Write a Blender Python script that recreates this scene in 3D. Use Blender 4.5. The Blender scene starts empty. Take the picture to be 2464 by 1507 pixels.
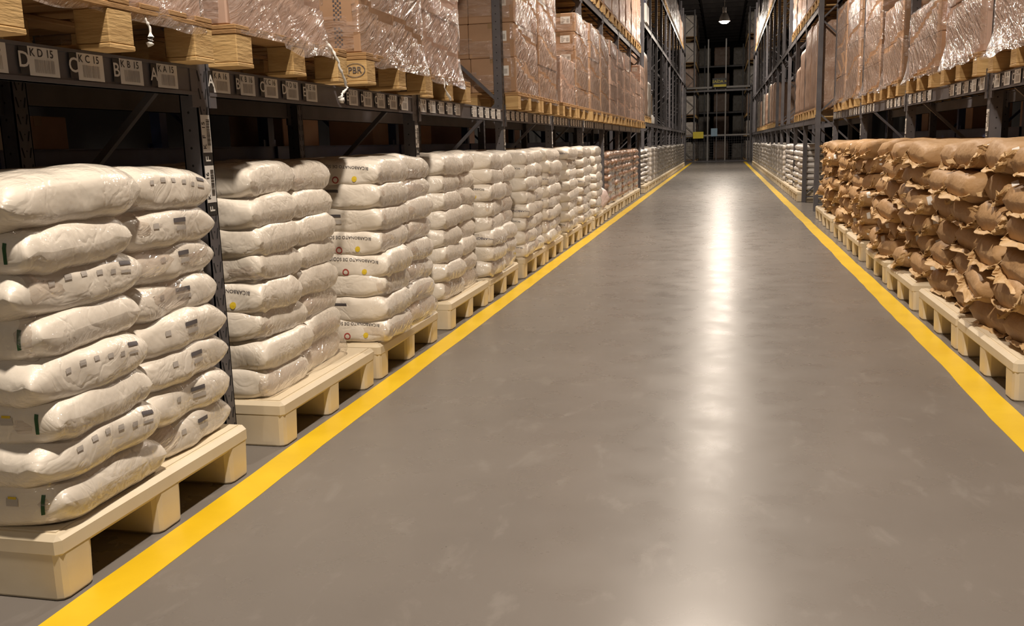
import bpy, math, random
from mathutils import Vector, Matrix, noise
C = bpy.context.scene.collection
PI = math.pi
R = random.Random(7)

# ---------------------------------------------------------------- camera, world, exposure
F = 2180.0; CX, CY = 1232.0, 753.5; CAM_H = 1.40
dvx, dvy, roll = 1738 - CX, 337 - CY, .029
bb = -F * F / (dvx * roll + dvy); aa = roll * bb
Yc = Vector((dvx, dvy, F)).normalized()
Zc = -Vector((aa, bb, F)).normalized()
Xc = Yc.cross(Zc)
cam_d = bpy.data.cameras.new('camera'); cam = bpy.data.objects.new('camera', cam_d); C.objects.link(cam)
cam_d.sensor_fit = 'HORIZONTAL'; cam_d.sensor_width = 36.0; cam_d.lens = F / 2464 * 36.0
cam_d.clip_start = .05; cam_d.clip_end = 300
cam.matrix_world = Matrix(((Xc[0], -Xc[1], -Xc[2], 0), (Yc[0], -Yc[1], -Yc[2], 0), (Zc[0], -Zc[1], -Zc[2], CAM_H), (0, 0, 0, 1)))
bpy.context.scene.camera = cam
vs = bpy.context.scene.view_settings
vs.view_transform = 'Standard'; vs.look = 'None'; vs.gamma = 1; vs.use_curve_mapping = False
vs.exposure = 0.12
wd = bpy.data.worlds.new('hall_air'); bpy.context.scene.world = wd; wd.use_nodes = True
wd.node_tree.nodes['Background'].inputs[0].default_value = (.9, .95, 1.0, 1)
wd.node_tree.nodes['Background'].inputs[1].default_value = .02
LAMP_W = 1150.0; LAMP_COL = (1.0, .87, .73)
LAMPS_Y = (-9.0, 1.6, 12.5, 24.0, 37.5, 51.0)
LAMP_X, LAMP_Z = -.20, 7.5

# ---------------------------------------------------------------- materials
def nt(name):
    m = bpy.data.materials.new(name); m.use_nodes = True
    t = m.node_tree; b = t.nodes['Principled BSDF']
    return m, t, b
def N(t, typ, **kw):
    n = t.nodes.new(typ)
    for k, v in kw.items():
        if k[0] == 'i' and k[1:].isdigit(): n.inputs[int(k[1:])].default_value = v
        elif k in n.inputs: n.inputs[k].default_value = v
        else: setattr(n, k, v)
    return n
def mapping(t, scale=(1, 1, 1), rnd=True, rot=(0, 0, 0), tex=False):
    tc = N(t, 'ShaderNodeTexCoord'); mp = N(t, 'ShaderNodeMapping')
    if tex: mp.vector_type = 'TEXTURE'
    mp.inputs['Scale'].default_value = scale; mp.inputs['Rotation'].default_value = rot
    t.links.new(tc.outputs['Object'], mp.inputs['Vector'])
    if rnd:
        oi = N(t, 'ShaderNodeObjectInfo'); mu = N(t, 'ShaderNodeMath', operation='MULTIPLY', i1=57.0)
        t.links.new(oi.outputs['Random'], mu.inputs[0])
        t.links.new(mu.outputs[0], mp.inputs['Location'])
    return mp.outputs['Vector']
def noise_n(t, vec, scale, detail=3, rough=.55, dist=0):
    n = N(t, 'ShaderNodeTexNoise'); n.inputs['Scale'].default_value = scale; n.inputs['Detail'].default_value = detail
    n.inputs['Roughness'].default_value = rough; n.inputs['Distortion'].default_value = dist
    t.links.new(vec, n.inputs['Vector']); return n.outputs['Fac']
def ramp(t, fac, stops):
    r = N(t, 'ShaderNodeValToRGB'); e = r.color_ramp.elements
    while len(e) < len(stops): e.new(.5)
    for k, (p, c) in enumerate(stops):
        e[k].position = p; e[k].color = c if len(c) == 4 else (*c, 1)
    t.links.new(fac, r.inputs[0]); return r.outputs['Color']
def bump(t, h, strength, dist=.02, prev=None):
    b = N(t, 'ShaderNodeBump'); b.inputs['Strength'].default_value = strength; b.inputs['Distance'].default_value = dist
    t.links.new(h, b.inputs['Height'])
    if prev: t.links.new(prev, b.inputs['Normal'])
    return b.outputs['Normal']
def varied(name, c0, c1, scale=(1, 1, 1), ns=4, rough=.5, bs=.15, bd=.01, spec=.5, metal=0, bscale=None, coat=0, coat_r=.1):
    m, t, b = nt(name)
    v = mapping(t, scale)
    f = noise_n(t, v, ns, 4)
    t.links.new(ramp(t, f, [(.3, c0), (.7, c1)]), b.inputs['Base Color'])
    b.inputs['Roughness'].default_value = rough; b.inputs['Specular IOR Level'].default_value = spec
    b.inputs['Metallic'].default_value = metal
    b.inputs['Coat Weight'].default_value = coat; b.inputs['Coat Roughness'].default_value = coat_r
    if bs:
        f2 = noise_n(t, v, bscale or ns * 4, 3)
        nn = bump(t, f2, bs, bd)
        t.links.new(nn, b.inputs['Normal'])
        if coat: t.links.new(nn, b.inputs['Coat Normal'])
    return m
def plain(name, c, rough=.5, metal=0, spec=.5):
    return varied(name, tuple(x * .92 for x in c), tuple(min(1, x * 1.06) for x in c), ns=7, rough=rough, bs=0, metal=metal, spec=spec)

def sack_mat(name, c0, c1, coat, coat_r, wr):
    m, t, b = nt(name)
    v = mapping(t, (1, 1, 1))
    f = noise_n(t, v, 5, 4)
    t.links.new(ramp(t, f, [(.3, c0), (.7, c1)]), b.inputs['Base Color'])
    b.inputs['Roughness'].default_value = .45
    b.inputs['Coat Weight'].default_value = coat; b.inputs['Coat Roughness'].default_value = coat_r
    v2 = mapping(t, (3.0, 9.0, 14.0), rot=(.2, .3, .4))
    w1 = noise_n(t, v2, 1.6, 4, .6, .6)
    w2 = noise_n(t, v, 7, 3)
    cr = noise_n(t, v, 5.5, 3, .55, .8)
    sb = N(t, 'ShaderNodeMath', operation='SUBTRACT', i1=.5); ab = N(t, 'ShaderNodeMath', operation='ABSOLUTE'); mn = N(t, 'ShaderNodeMath', operation='MINIMUM', i1=.07)
    t.links.new(cr, sb.inputs[0]); t.links.new(sb.outputs[0], ab.inputs[0]); t.links.new(ab.outputs[0], mn.inputs[0])
    n1 = bump(t, w2, wr * .6, .03); n1 = bump(t, mn.outputs[0], wr * .5, .10, n1)
    n2 = bump(t, w1, min(1, wr * 1.6), .025, n1); n2 = bump(t, noise_n(t, v, 34, 2), min(1, wr * 1.4), .006, n2)
    t.links.new(n1, b.inputs['Normal']); t.links.new(n2, b.inputs['Coat Normal'])
    return m

def film_mat(name, haze, gloss, wr, sc=(2, 2, 2), rot=(0, 0, 0), tint=(1, .985, .97)):
    m = bpy.data.materials.new(name); m.use_nodes = True; t = m.node_tree
    t.nodes.remove(t.nodes['Principled BSDF']); out = t.nodes['Material Output']
    v = mapping(t, sc, rot=rot, tex=True)
    w1 = noise_n(t, v, 2.2, 4, .55, .5); v0 = mapping(t, (1, 1, 1)); w2 = noise_n(t, v0, 14, 3)
    nn = bump(t, w1, wr, .06); nn = bump(t, w2, wr * .5, .012, nn); nn = bump(t, noise_n(t, v0, 42, 2), wr * .7, .005, nn)
    vp = mapping(t, (.6, .8, .022), rot=(rot[0] * 1.4, 0, 0), tex=True); nn = bump(t, noise_n(t, vp, 1.6, 2, .5, .3), wr * .8, .012, nn)
    tr = N(t, 'ShaderNodeBsdfTransparent'); tr.inputs[0].default_value = (*tint, 1)
    df = N(t, 'ShaderNodeBsdfDiffuse'); df.inputs[0].default_value = (.95, .83, .76, 1); t.links.new(nn, df.inputs['Normal'])
    tl = N(t, 'ShaderNodeBsdfTranslucent'); tl.inputs[0].default_value = (.95, .84, .77, 1); m0 = N(t, 'ShaderNodeMixShader'); m0.inputs[0].default_value = .25
    t.links.new(df.outputs[0], m0.inputs[1]); t.links.new(tl.outputs[0], m0.inputs[2])
    gl = N(t, 'ShaderNodeBsdfGlossy'); gl.inputs['Roughness'].default_value = .10; gl.inputs[0].default_value = (1, 1, 1, 1); t.links.new(nn, gl.inputs['Normal'])
    m1 = N(t, 'ShaderNodeMixShader')
    hz = N(t, 'ShaderNodeMapRange'); hz.inputs[1].default_value = .35; hz.inputs[2].default_value = .75
    hz.inputs[3].default_value = haze * .35; hz.inputs[4].default_value = haze * 1.7
    t.links.new(w1, hz.inputs[0]); t.links.new(hz.outputs[0], m1.inputs[0])
    t.links.new(tr.outputs[0], m1.inputs[1]); t.links.new(m0.outputs[0], m1.inputs[2])
    ge = N(t, 'ShaderNodeNewGeometry'); dt = N(t, 'ShaderNodeVectorMath', operation='DOT_PRODUCT')      # Schlick, the same from both sides of the sheet
    t.links.new(nn, dt.inputs[0]); t.links.new(ge.outputs['Incoming'], dt.inputs[1])
    ab = N(t, 'ShaderNodeMath', operation='ABSOLUTE'); t.links.new(dt.outputs['Value'], ab.inputs[0])
    om = N(t, 'ShaderNodeMath', operation='SUBTRACT', i0=1.0); om.use_clamp = True; t.links.new(ab.outputs[0], om.inputs[1])
    fr = N(t, 'ShaderNodeMath', operation='POWER', i1=4.0); t.links.new(om.outputs[0], fr.inputs[0])
    ad = N(t, 'ShaderNodeMath', operation='MULTIPLY_ADD', i1=gloss * .7, i2=gloss * .10); ad.use_clamp = True
    t.links.new(fr.outputs[0], ad.inputs[0])
    m2 = N(t, 'ShaderNodeMixShader'); t.links.new(ad.outputs[0], m2.inputs[0])
    t.links.new(m1.outputs[0], m2.inputs[1]); t.links.new(gl.outputs[0], m2.inputs[2])
    t.links.new(m2.outputs[0], out.inputs['Surface'])
    return m

def floor_mat():
    m, t, b = nt('epoxy_floor')
    v = mapping(t, (1, 1, 1), rnd=False)
    big = noise_n(t, v, .7, 4); mid = noise_n(t, v, 3.5, 5)
    base = ramp(t, big, [(.3, (.160, .143, .128)), (.7, (.195, .175, .157))])
    vs_ = mapping(t, (3.2, 1.6, 1), rnd=False)
    spots = noise_n(t, vs_, 2.1, 6, .6, .4)
    sm = ramp(t, spots, [(.57, (0, 0, 0)), (.68, (1, 1, 1))])
    mx = N(t, 'ShaderNodeMix', data_type='RGBA'); mx.inputs[7].default_value = (.23, .21, .19, 1)
    sc = N(t, 'ShaderNodeMath', operation='MULTIPLY', i1=.55)
    t.links.new(sm, sc.inputs[0]); t.links.new(sc.outputs[0], mx.inputs[0]); t.links.new(base, mx.inputs[6])
    vd = mapping(t, (9, 1.0, 1), rnd=False, rot=(0, 0, .5)); dk = noise_n(t, vd, 3.3, 5, .65)
    dm = ramp(t, dk, [(.72, (0, 0, 0)), (.80, (1, 1, 1))])
    mx2 = N(t, 'ShaderNodeMix', data_type='RGBA'); mx2.inputs[7].default_value = (.09, .08, .072, 1)
    sc2 = N(t, 'ShaderNodeMath', operation='MULTIPLY', i1=.12)
    t.links.new(dm, sc2.inputs[0]); t.links.new(sc2.outputs[0], mx2.inputs[0]); t.links.new(mx.outputs[2], mx2.inputs[6])
    t.links.new(mx2.outputs[2], b.inputs['Base Color'])
    rr = N(t, 'ShaderNodeMapRange'); rr.inputs[1].default_value = .3; rr.inputs[2].default_value = .7
    rr.inputs[3].default_value = .25; rr.inputs[4].default_value = .33
    t.links.new(mid, rr.inputs[0]); t.links.new(rr.outputs[0], b.inputs['Roughness'])
    b.inputs['Specular IOR Level'].default_value = .22
    vb = mapping(t, (1, .45, 1), rnd=False)
    t.links.new(bump(t, noise_n(t, vb, 1.3, 1), .12, .05), b.inputs['Normal'])
    return m

M = {}
M['floor'] = floor_mat()
M['yellow'] = varied('yellow_floor_paint', (.70, .45, .012), (.80, .54, .018), ns=3, rough=.38, bs=.1)
M['sack'] = sack_mat('white_woven_plastic', (.76, .69, .59), (.84, .77, .67), .9, .085, .42)
M['sack_far'] = sack_mat('white_sack_plastic', (.74, .70, .66), (.84, .81, .78), .8, .15, .6)
M['ink'] = plain('dark_grey_ink', (.11, .10, .105), .5)
M['ink_soft'] = plain('grey_ink', (.48, .44, .40), .5)
M['ink_blue'] = plain('navy_ink', (.05, .05, .13), .5)
M['ink_red'] = plain('red_ink', (.4, .06, .05), .5)
M['ink_yellow'] = plain('yellow_ink', (.7, .5, .03), .5)
M['ink_green'] = plain('green_ink', (.03, .09, .03), .5)
M['kraft'] = varied('brown_kraft_paper', (.37, .22, .10), (.48, .30, .148), ns=3, rough=.6, bs=.5, bd=.03, bscale=11, spec=.3)
M['kraft_edge'] = varied('torn_kraft_paper', (.50, .33, .16), (.60, .41, .21), ns=5, rough=.6, bs=.4, bd=.02, bscale=16, spec=.3)
M['kraft_wrap'] = sack_mat('brown_sack_under_film', (.30, .15, .08), (.42, .24, .14), .8, .15, .5)
M['carton'] = varied('brown_cardboard', (.36, .215, .125), (.45, .28, .17), ns=2, rough=.6, bs=.12, bd=.01, spec=.3)
M['carton_pink'] = varied('pale_brown_cardboard', (.50, .33, .25), (.60, .42, .33), ns=2, rough=.55, bs=.12, bd=.01, spec=.3)
M['tape'] = plain('packing_tape', (.33, .21, .11), .3)
M['card'] = plain('white_paper_label', (.78, .75, .70), .5)
M['black'] = plain('black_label', (.02, .02, .02), .45)
M['wood'] = varied('pale_pallet_wood', (.46, .29, .12), (.62, .42, .19), scale=(1, 1, 6), ns=4, rough=.65, bs=.35, bd=.01, spec=.25)
M['wood_dark'] = varied('brown_pallet_wood', (.30, .17, .075), (.42, .25, .11), scale=(1, 1, 6), ns=4, rough=.7, bs=.35, bd=.01, spec=.2)
M['plastic'] = varied('cream_moulded_plastic', (.68, .57, .40), (.76, .66, .49), ns=3, rough=.42, bs=.08, bd=.01)
M['steel'] = varied('dark_grey_painted_steel', (.085, .08, .088), (.125, .118, .125), ns=5, rough=.42, bs=.05, bd=.005)
M['steel_blue'] = varied('dark_blue_painted_steel', (.04, .05, .11), (.06, .075, .16), ns=5, rough=.4, bs=.05, bd=.005)
M['slot'] = plain('slot_shade_black', (.008, .008, .008), .8)  # painted darkness of the post slots, which are not cut through
M['steel_light'] = plain('light_grey_painted_steel', (.26, .25, .24), .45)
M['galv'] = varied('galvanised_steel', (.35, .34, .33), (.45, .44, .42), ns=9, rough=.35, bs=0, metal=.8)
M['film'] = film_mat('clear_stretch_film', .2, 1.2, .65, (.5, .7, .10), (.5, 0, 0))
M['film_sack'] = film_mat('clinging_clear_film', .13, 1.2, .6, (.6, .9, .2), (.25, 0, 0))
M['film_flat'] = film_mat('pallet_film', .22, 1.2, .9, (2.5, 2.5, 1.2), (.2, .1, 0))
M['white'] = plain('white_plastic', (.8, .78, .74), .4)
M['conc'] = varied('painted_wall_panel', (.03, .028, .027), (.045, .042, .04), ns=2, rough=.7, bs=.05)
M['roof'] = varied('dark_ceiling_panel', (.10, .088, .085), (.15, .13, .125), ns=2, rough=.7, bs=.05)
M['sign_black'] = plain('black_sign_board', (.015, .015, .012), .5)
M['sign_yellow'] = plain('yellow_sign_board', (.75, .62, .05), .5)
M['sign_blue'] = plain('pale_blue_board', (.25, .38, .5), .5)
M['drum'] = varied('amber_translucent_plastic', (.33, .22, .10), (.42, .30, .15), ns=3, rough=.3, bs=0)
M['blue_wrap'] = sack_mat('dark_blue_plastic', (.03, .03, .09), (.06, .055, .16), .9, .1, .8)
M['pinkbag'] = sack_mat('pale_pink_plastic', (.62, .48, .44), (.75, .62, .58), .7, .15, .7)
M['lamp_body'] = plain('grey_lamp_housing', (.2, .2, .2), .4)
lm, lt, lb = nt('lit_lamp_lens'); lb.inputs['Emission Color'].default_value = (1, .92, .95, 1); lb.inputs['Emission Strength'].default_value = 14; M['lens'] = lm

# ---------------------------------------------------------------- mesh helpers
class MB:
    def __init__(s): s.v = []; s.f = []; s.m = []; s.sm = []
    def add(s, vs_, fs, mi=0, smooth=False):
        o = len(s.v); s.v += [tuple(p) for p in vs_]
        s.f += [tuple(i + o for i in f) for f in fs]; s.m += [mi] * len(fs); s.sm += [smooth] * len(fs)
        return s
    def box(s, x0, x1, y0, y1, z0, z1, mi=0, ch=0):
        if ch <= 0:
            v = [(x, y, z) for z in (z0, z1) for y in (y0, y1) for x in (x0, x1)]
            return s.add(v, [(0, 2, 3, 1), (4, 5, 7, 6), (0, 1, 5, 4), (2, 6, 7, 3), (0, 4, 6, 2), (1, 3, 7, 5)], mi)
        # chamfered box: three vertices at every corner
        v = []; idx = {}
        for sx in (0, 1):
            for sy in (0, 1):
                for sz in (0, 1):
                    X = (x0, x1)[sx]; Y = (y0, y1)[sy]; Z = (z0, z1)[sz]
                    cx = ch if sx == 0 else -ch; cy = ch if sy == 0 else -ch; cz = ch if sz == 0 else -ch
                    for ax, p in enumerate(((X, Y + cy, Z + cz), (X + cx, Y, Z + cz), (X + cx, Y + cy, Z))):
                        idx[sx, sy, sz, ax] = len(v); v.append(p)
        fs = []
        for ax in range(3):
            for sd in (0, 1):
                q = []
                for a, b in ((0, 0), (1, 0), (1, 1), (0, 1)):
                    k = [0, 0, 0]; k[ax] = sd; k[(ax + 1) % 3] = a; k[(ax + 2) % 3] = b
                    q.append(idx[k[0], k[1], k[2], ax])
                fs.append(tuple(q if sd else q[::-1]))
            for a in (0, 1):
                for b in (0, 1):
                    k0 = [0, 0, 0]; k1 = [0, 0, 0]; p, q = (ax + 1) % 3, (ax + 2) % 3
                    k0[ax] = 0; k1[ax] = 1
                    for k in (k0, k1): k[p] = a; k[q] = b
                    quad = (idx[(*k0, p)], idx[(*k0, q)], idx[(*k1, q)], idx[(*k1, p)])
                    fs.append(quad if a == b else quad[::-1])
        for sx in (0, 1):
            for sy in (0, 1):
                for sz in (0, 1):
                    tri = tuple(idx[sx, sy, sz, a] for a in range(3))
                    fs.append(tri if (sx + sy + sz) % 2 else tri[::-1])
        return s.add(v, fs, mi)
    def tube(s, pts, r, n=8, mi=0, cap=True, rr=None):
        pts = [Vector(p) for p in pts]; rings = []
        up = Vector((0, 0, 1))
        for k, p in enumerate(pts):
            d = (pts[min(k + 1, len(pts) - 1)] - pts[max(k - 1, 0)]).normalized()
            a = d.cross(up if abs(d.dot(up)) < .95 else Vector((1, 0, 0))).normalized(); b = d.cross(a)
            rad = rr[k] if rr else r
            rings.append([p + (a * math.cos(2 * PI * j / n) + b * math.sin(2 * PI * j / n)) * rad for j in range(n)])
        vs_ = [q for ring in rings for q in ring]; fs = []
        for k in range(len(pts) - 1):
            for j in range(n):
                fs.append((k * n + j, k * n + (j + 1) % n, (k + 1) * n + (j + 1) % n, (k + 1) * n + j))
        if cap: fs += [tuple(range(n))[::-1], tuple((len(pts) - 1) * n + j for j in range(n))]
        return s.add(vs_, fs, mi, True)
    def lathe(s, prof, n=24, c=(0, 0), mi=0):
        vs_ = [(c[0] + r * math.cos(2 * PI * j / n), c[1] + r * math.sin(2 * PI * j / n), z) for r, z in prof for j in range(n)]
        fs = [(k * n + j, k * n + (j + 1) % n, (k + 1) * n + (j + 1) % n, (k + 1) * n + j) for k in range(len(prof) - 1) for j in range(n)]
        fs += [tuple(range(n))[::-1], tuple((len(prof) - 1) * n + j for j in range(n))]
        return s.add(vs_, fs, mi, True)
    def bar(s, a, b, w, h, mi=0):
        a = Vector(a); b = Vector(b); d = (b - a).normalized()
        up = Vector((0, 0, 1)) if abs(d.z) < .95 else Vector((1, 0, 0))
        p = d.cross(up).normalized() * w / 2; q = p.cross(d).normalized() * h / 2
        v = [a - p - q, a + p - q, a + p + q, a - p + q, b - p - q, b + p - q, b + p + q, b - p + q]
        return s.add(v, [(0, 1, 2, 3), (7, 6, 5, 4), (0, 4, 5, 1), (1, 5, 6, 2), (2, 6, 7, 3), (3, 7, 4, 0)], mi)
    def build(s, name, mats, parent=None):
        me = bpy.data.meshes.new(name); me.from_pydata(s.v, [], s.f)
        for m in (mats if isinstance(mats, (list, tuple)) else [mats]): me.materials.append(M[m])
        me.polygons.foreach_set('material_index', s.m); me.polygons.foreach_set('use_smooth', s.sm)
        me.update()
        o = bpy.data.objects.new(name, me); C.objects.link(o); o.parent = parent
        return o

def tag(o, label, cat, group=None, kind=None):
    o['label'] = label; o['category'] = cat
    if group: o['group'] = group
    if kind: o['kind'] = kind
    return o
def struct(o, label=None):
    o['kind'] = 'structure'
    if label: o['label'] = label
    return o
def empty(name, loc=(0, 0, 0), rz=0):
    o = bpy.data.objects.new(name, None); C.objects.link(o); o.location = loc; o.rotation_euler = (0, 0, rz)
    o.empty_display_size = .1
    return o
def copy_tree(o, parent=None):
    c = o.copy(); C.objects.link(c); c.parent = parent
    for ch in list(o.children): copy_tree(ch, c)
    return c
class Proto:
    """the first use places the prototype itself, every later use a copy"""
    def __init__(s, o): s.o = o; s.used = False
    def get(s):
        if not s.used: s.used = True; return s.o
        for k in ('label', 'category', 'group'): pass
        c = copy_tree(s.o)
        for k in ('label', 'category', 'group', 'kind'):
            if k in c: del c[k]
        return c

_tx = {}
def text_geo(body, size=1.0, bold=0.0):
    key = (body, bold)
    if key not in _tx:
        cu = bpy.data.curves.new('t', 'FONT'); cu.body = body; cu.size = 1; cu.align_x = 'CENTER'; cu.align_y = 'CENTER'
        cu.fill_mode = 'FRONT'; cu.offset = bold; cu.resolution_u = 3
        ob = bpy.data.objects.new('t', cu); C.objects.link(ob)
        me = bpy.data.meshes.new_from_object(ob.evaluated_get(bpy.context.evaluated_depsgraph_get()))
        _tx[key] = ([(v.co.x, v.co.y) for v in me.vertices], [tuple(p.vertices) for p in me.polygons])
        bpy.data.objects.remove(ob); bpy.data.curves.remove(cu); bpy.data.meshes.remove(me)
    v, f = _tx[key]
    return [(x * size, y * size) for x, y in v], f
def put2d(mb, geo, O, U, V, mi, flip=False):
    O = Vector(O); U = Vector(U); V = Vector(V)
    mb.add([O + U * x + V * y for x, y in geo[0]], geo[1], mi)
def rect2(x0, x1, y0, y1): return [(x0, y0), (x1, y0), (x1, y1), (x0, y1)], [(0, 1, 2, 3)]

ORD = ['first', 'second', 'third', 'fourth', 'fifth', 'sixth', 'seventh', 'eighth', 'ninth', 'tenth', 'eleventh', 'twelfth',
       'thirteenth', 'fourteenth', 'fifteenth', 'sixteenth', 'seventeenth', 'eighteenth', 'nineteenth', 'twentieth']

# ---------------------------------------------------------------- the hall
fl = MB().box(-9, 9, -18, 96, -.2, 0).build('floor', 'floor'); struct(fl, 'glossy grey epoxy floor of the aisle')
def panel_ceiling():
    mb = MB().box(-9, 9, -18, 96, 11.2, 11.4)
    y = -16
    while y < 95:
        mb.box(-9, 9, y, y + .12, 10.86, 11.2); y += 2.4
    for x in (-4.6, -1.6, 1.4, 4.4): mb.box(x, x + .1, -18, 96, 10.72, 10.86)
    return mb.build('ceiling', 'roof')
struct(panel_ceiling(), 'dark ceiling with steel purlins')
struct(MB().box(-9.2, -9, -18, 96, 0, 11.2).build('wall_left', 'conc'))
struct(MB().box(9, 9.2, -18, 96, 0, 11.2).build('wall_right', 'conc'))
def wall_back():
    mb = MB().box(-9, 9, 95.8, 96, 0, 11.2)
    for k in range(44): mb.box(-9, 9, 95.74, 95.8, k * .25, k * .25 + .12)
    return mb.build('wall_back', 'conc')
struct(wall_back())
struct(MB().box(-9, 9, -18.2, -18, 0, 11.2).build('wall_front', 'conc'))

def floor_line(x0, x1, y0, y1, label):
    mb = MB(); n = 240; rr = random.Random(int(abs(x0) * 100)); vs_ = []; fs = []
    for k in range(n + 1):
        y = y0 + (y1 - y0) * (k / n) ** 1.7
        w = .012 * noise.noise((y * .9, x0 * 7, 0)) + .006 * noise.noise((y * 4, x0, 3))
        w2 = .012 * noise.noise((y * .8, x0 * 7, 9)) + .006 * noise.noise((y * 4, x0, 5))
        vs_ += [(x0 + w, y, .0015), (x1 + w2, y, .0015), (x0 + w, y, 0), (x1 + w2, y, 0)]
    for k in range(n):
        a = k * 4; b = a + 4
        fs += [(a, a + 1, b + 1, b), (a + 2, a, b, b + 2), (a + 1, a + 3, b + 3, b + 1)]
    return tag(mb.add(vs_, fs).build('floor_line', 'yellow'), label, 'floor marking')
floor_line(-2.015, -1.865, -6, 60.7, 'yellow painted line on the floor along the white sack pallets')
floor_line(1.325, 1.485, -6, 60.7, 'yellow painted line on the floor along the brown sack pallets')

# high bay lamps over the aisle; each one carries its own light
def make_lamp():
    root = empty('high_bay_lamp')
    MB().lathe([(.02, .78), (.09, .78), (.11, .74), (.11, .50), (.09, .46), (.02, .46)], 20).build('lamp_housing', 'lamp_body', root)
    MB().lathe([(.10, .47), (.16, .42), (.25, .22), (.30, .06), (.30, .04), (.285, .04), (.24, .2), (.09, .44)], 28).build('lamp_shade', 'galv', root)
    MB().lathe([(.01, .10), (.25, .10), (.25, .05), (.21, -.02), (.12, -.07), (.01, -.085)], 28).build('lamp_lens', 'lens', root)
    MB().tube([(0, 0, .78), (0, 0, 10.72 - LAMP_Z)], .012, 6).build('hanger', 'lamp_body', root)
    return root
lampP = Proto(make_lamp())
LL = ['high bay lamp hanging over the aisle beyond the far end rack, its lens glowing', 'high bay lamp']
for i, y in enumerate(LAMPS_Y):
    o = lampP.get(); o.location = (LAMP_X if i < len(LAMPS_Y) - 1 else .03, y, LAMP_Z)
    tag(o, 'glowing round high bay lamp hanging under the ceiling at the far aisle end' if i == len(LAMPS_Y) - 1 else
        'round high bay lamp hanging over the aisle, %s along it' % ORD[i], 'lamp', 'high bay lamps')
    ld = bpy.data.lights.new('lamp_light', 'POINT' if y > 50 else 'SPOT'); ld.shadow_soft_size = .16; ld.energy = LAMP_W; ld.color = LAMP_COL
    if y > 50: ld.energy *= .55
    else: ld.spot_size = 2.9; ld.spot_blend = .9
    lo = bpy.data.objects.new('lamp_light', ld); C.objects.link(lo); lo.parent = o; lo.location = (0, 0, -.28)

# ---------------------------------------------------------------- pallet racks
def post_mesh(h, sgn, name='post', z0=0):
    """upright: face towards the aisle lies at local x=0, body goes to -sgn*x ; local y from -0.09 to 0"""
    mb = MB(); d = -sgn * .085
    xa, xb = sorted((0, d))
    mb.box(*sorted((0, -sgn * .006)), -.09, 0, z0, h, 0)
    mb.box(xa, xb, -.09, -.084, z0, h, 0); mb.box(xa, xb, -.006, 0, z0, h, 0)
    mb.box(*sorted((d, d + sgn * .006)), -.09, -.065, z0, h, 0); mb.box(*sorted((d, d + sgn * .006)), -.025, 0, z0, h, 0)
    z = z0 + .06
    while z < min(h, 4.4) - .05:                # flat black faces paint the shade inside slanted slots and round holes
        for yy, sl in ((-.068, .012), (-.022, -.012)):
            e = sgn * .0012
            mb.add([(e, yy - .004 - sl / 2, z + .045), (e, yy + .004 - sl / 2, z + .045), (e, yy + .004 + sl / 2, z), (e, yy - .004 + sl / 2, z)], [(0, 1, 2, 3)], 1)
        mb.add([(sgn * .0012, -.045 + .004 * math.cos(a), z + .03 + .004 * math.sin(a)) for a in [k * PI / 3 for k in range(6)]], [tuple(range(6))], 1)
        mb.add([(d * .55 + .006 * math.cos(a), -.0912, z + .02 + .006 * math.sin(a)) for a in [k * PI / 3 for k in range(6)]], [tuple(range(6))], 1)
        z += .075
    return mb

def add_label(parent, sgn, xf, yc, zc, letter, code):
    """location plate on a beam: black letter tag and white card with code and barcode; reads from the aisle"""
    mb = MB(); U = Vector((0, sgn, 0)); V = Vector((0, 0, 1)); O = Vector((xf + sgn * .0015, yc, zc))
    e = Vector((sgn * .0008, 0, 0))
    put2d(mb, rect2(-.105, -.068, -.042, .042), O, U, V, 1)
    put2d(mb, rect2(-.066, .072, -.046, .046), O, U, V, 0)
    put2d(mb, text_geo(letter, .07, .012), O + e - U * .087, U, V, 0)
    for k, ch in enumerate(code.split()):
        put2d(mb, text_geo(ch, .036, .008), O + e + U * (-.048 + .036 * k + (.008 if k == 2 else 0)) + V * .026, U, V, 1)
    rr = random.Random(hash(code) % 999 if False else sum(map(ord, code)))
    x = -.04
    while x < .05:
        w = rr.choice((.0018, .0028, .004)); put2d(mb, rect2(x, x + w, -.036, .006), O + e, U, V, 2); x += w + rr.choice((.0016, .0024, .0035))
    return mb.build('location_label', ['card', 'black', 'ink_soft'], parent)

def post_label(parent, sgn, n0, n1):
    mb = MB(); U = Vector((0, 0, 1)); V = Vector((0, -sgn, 0)); e = Vector((sgn * .001, 0, 0))   # reads upwards
    O = Vector((sgn * .0018, -.045, 0))
    z = 1.57
    for n in (n0, n1):
        put2d(mb, rect2(-.08, .08, -.036, .036), O + Vector((0, 0, z - .08)), U, V, 0)
        for k, ch in enumerate(('K', 'F', str(n))):
            put2d(mb, text_geo(ch, .034, .008), O + e + Vector((0, 0, z - .135 + .042 * k + (.006 if k == 2 else 0))) + V * .018, U, V, 1)
        rr = random.Random(n); x = -.05
        while x < .06:
            w = rr.choice((.002, .003, .0045)); put2d(mb, rect2(x, x + w, -.03, -.004), O + e + Vector((0, 0, z - .08)), U, V, 1); x += w + rr.choice((.002, .003))
        z -= .163
        put2d(mb, rect2(-.0255, .0255, -.036, .036), O + Vector((0, 0, z - .0255)), U, V, 1)
        put2d(mb, text_geo('F', .055, .012), O + e + Vector((0, 0, z - .0255)), U, V, 0)
        z -= .053
    return mb.build('post_label', ['card', 'black'], parent)

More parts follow.
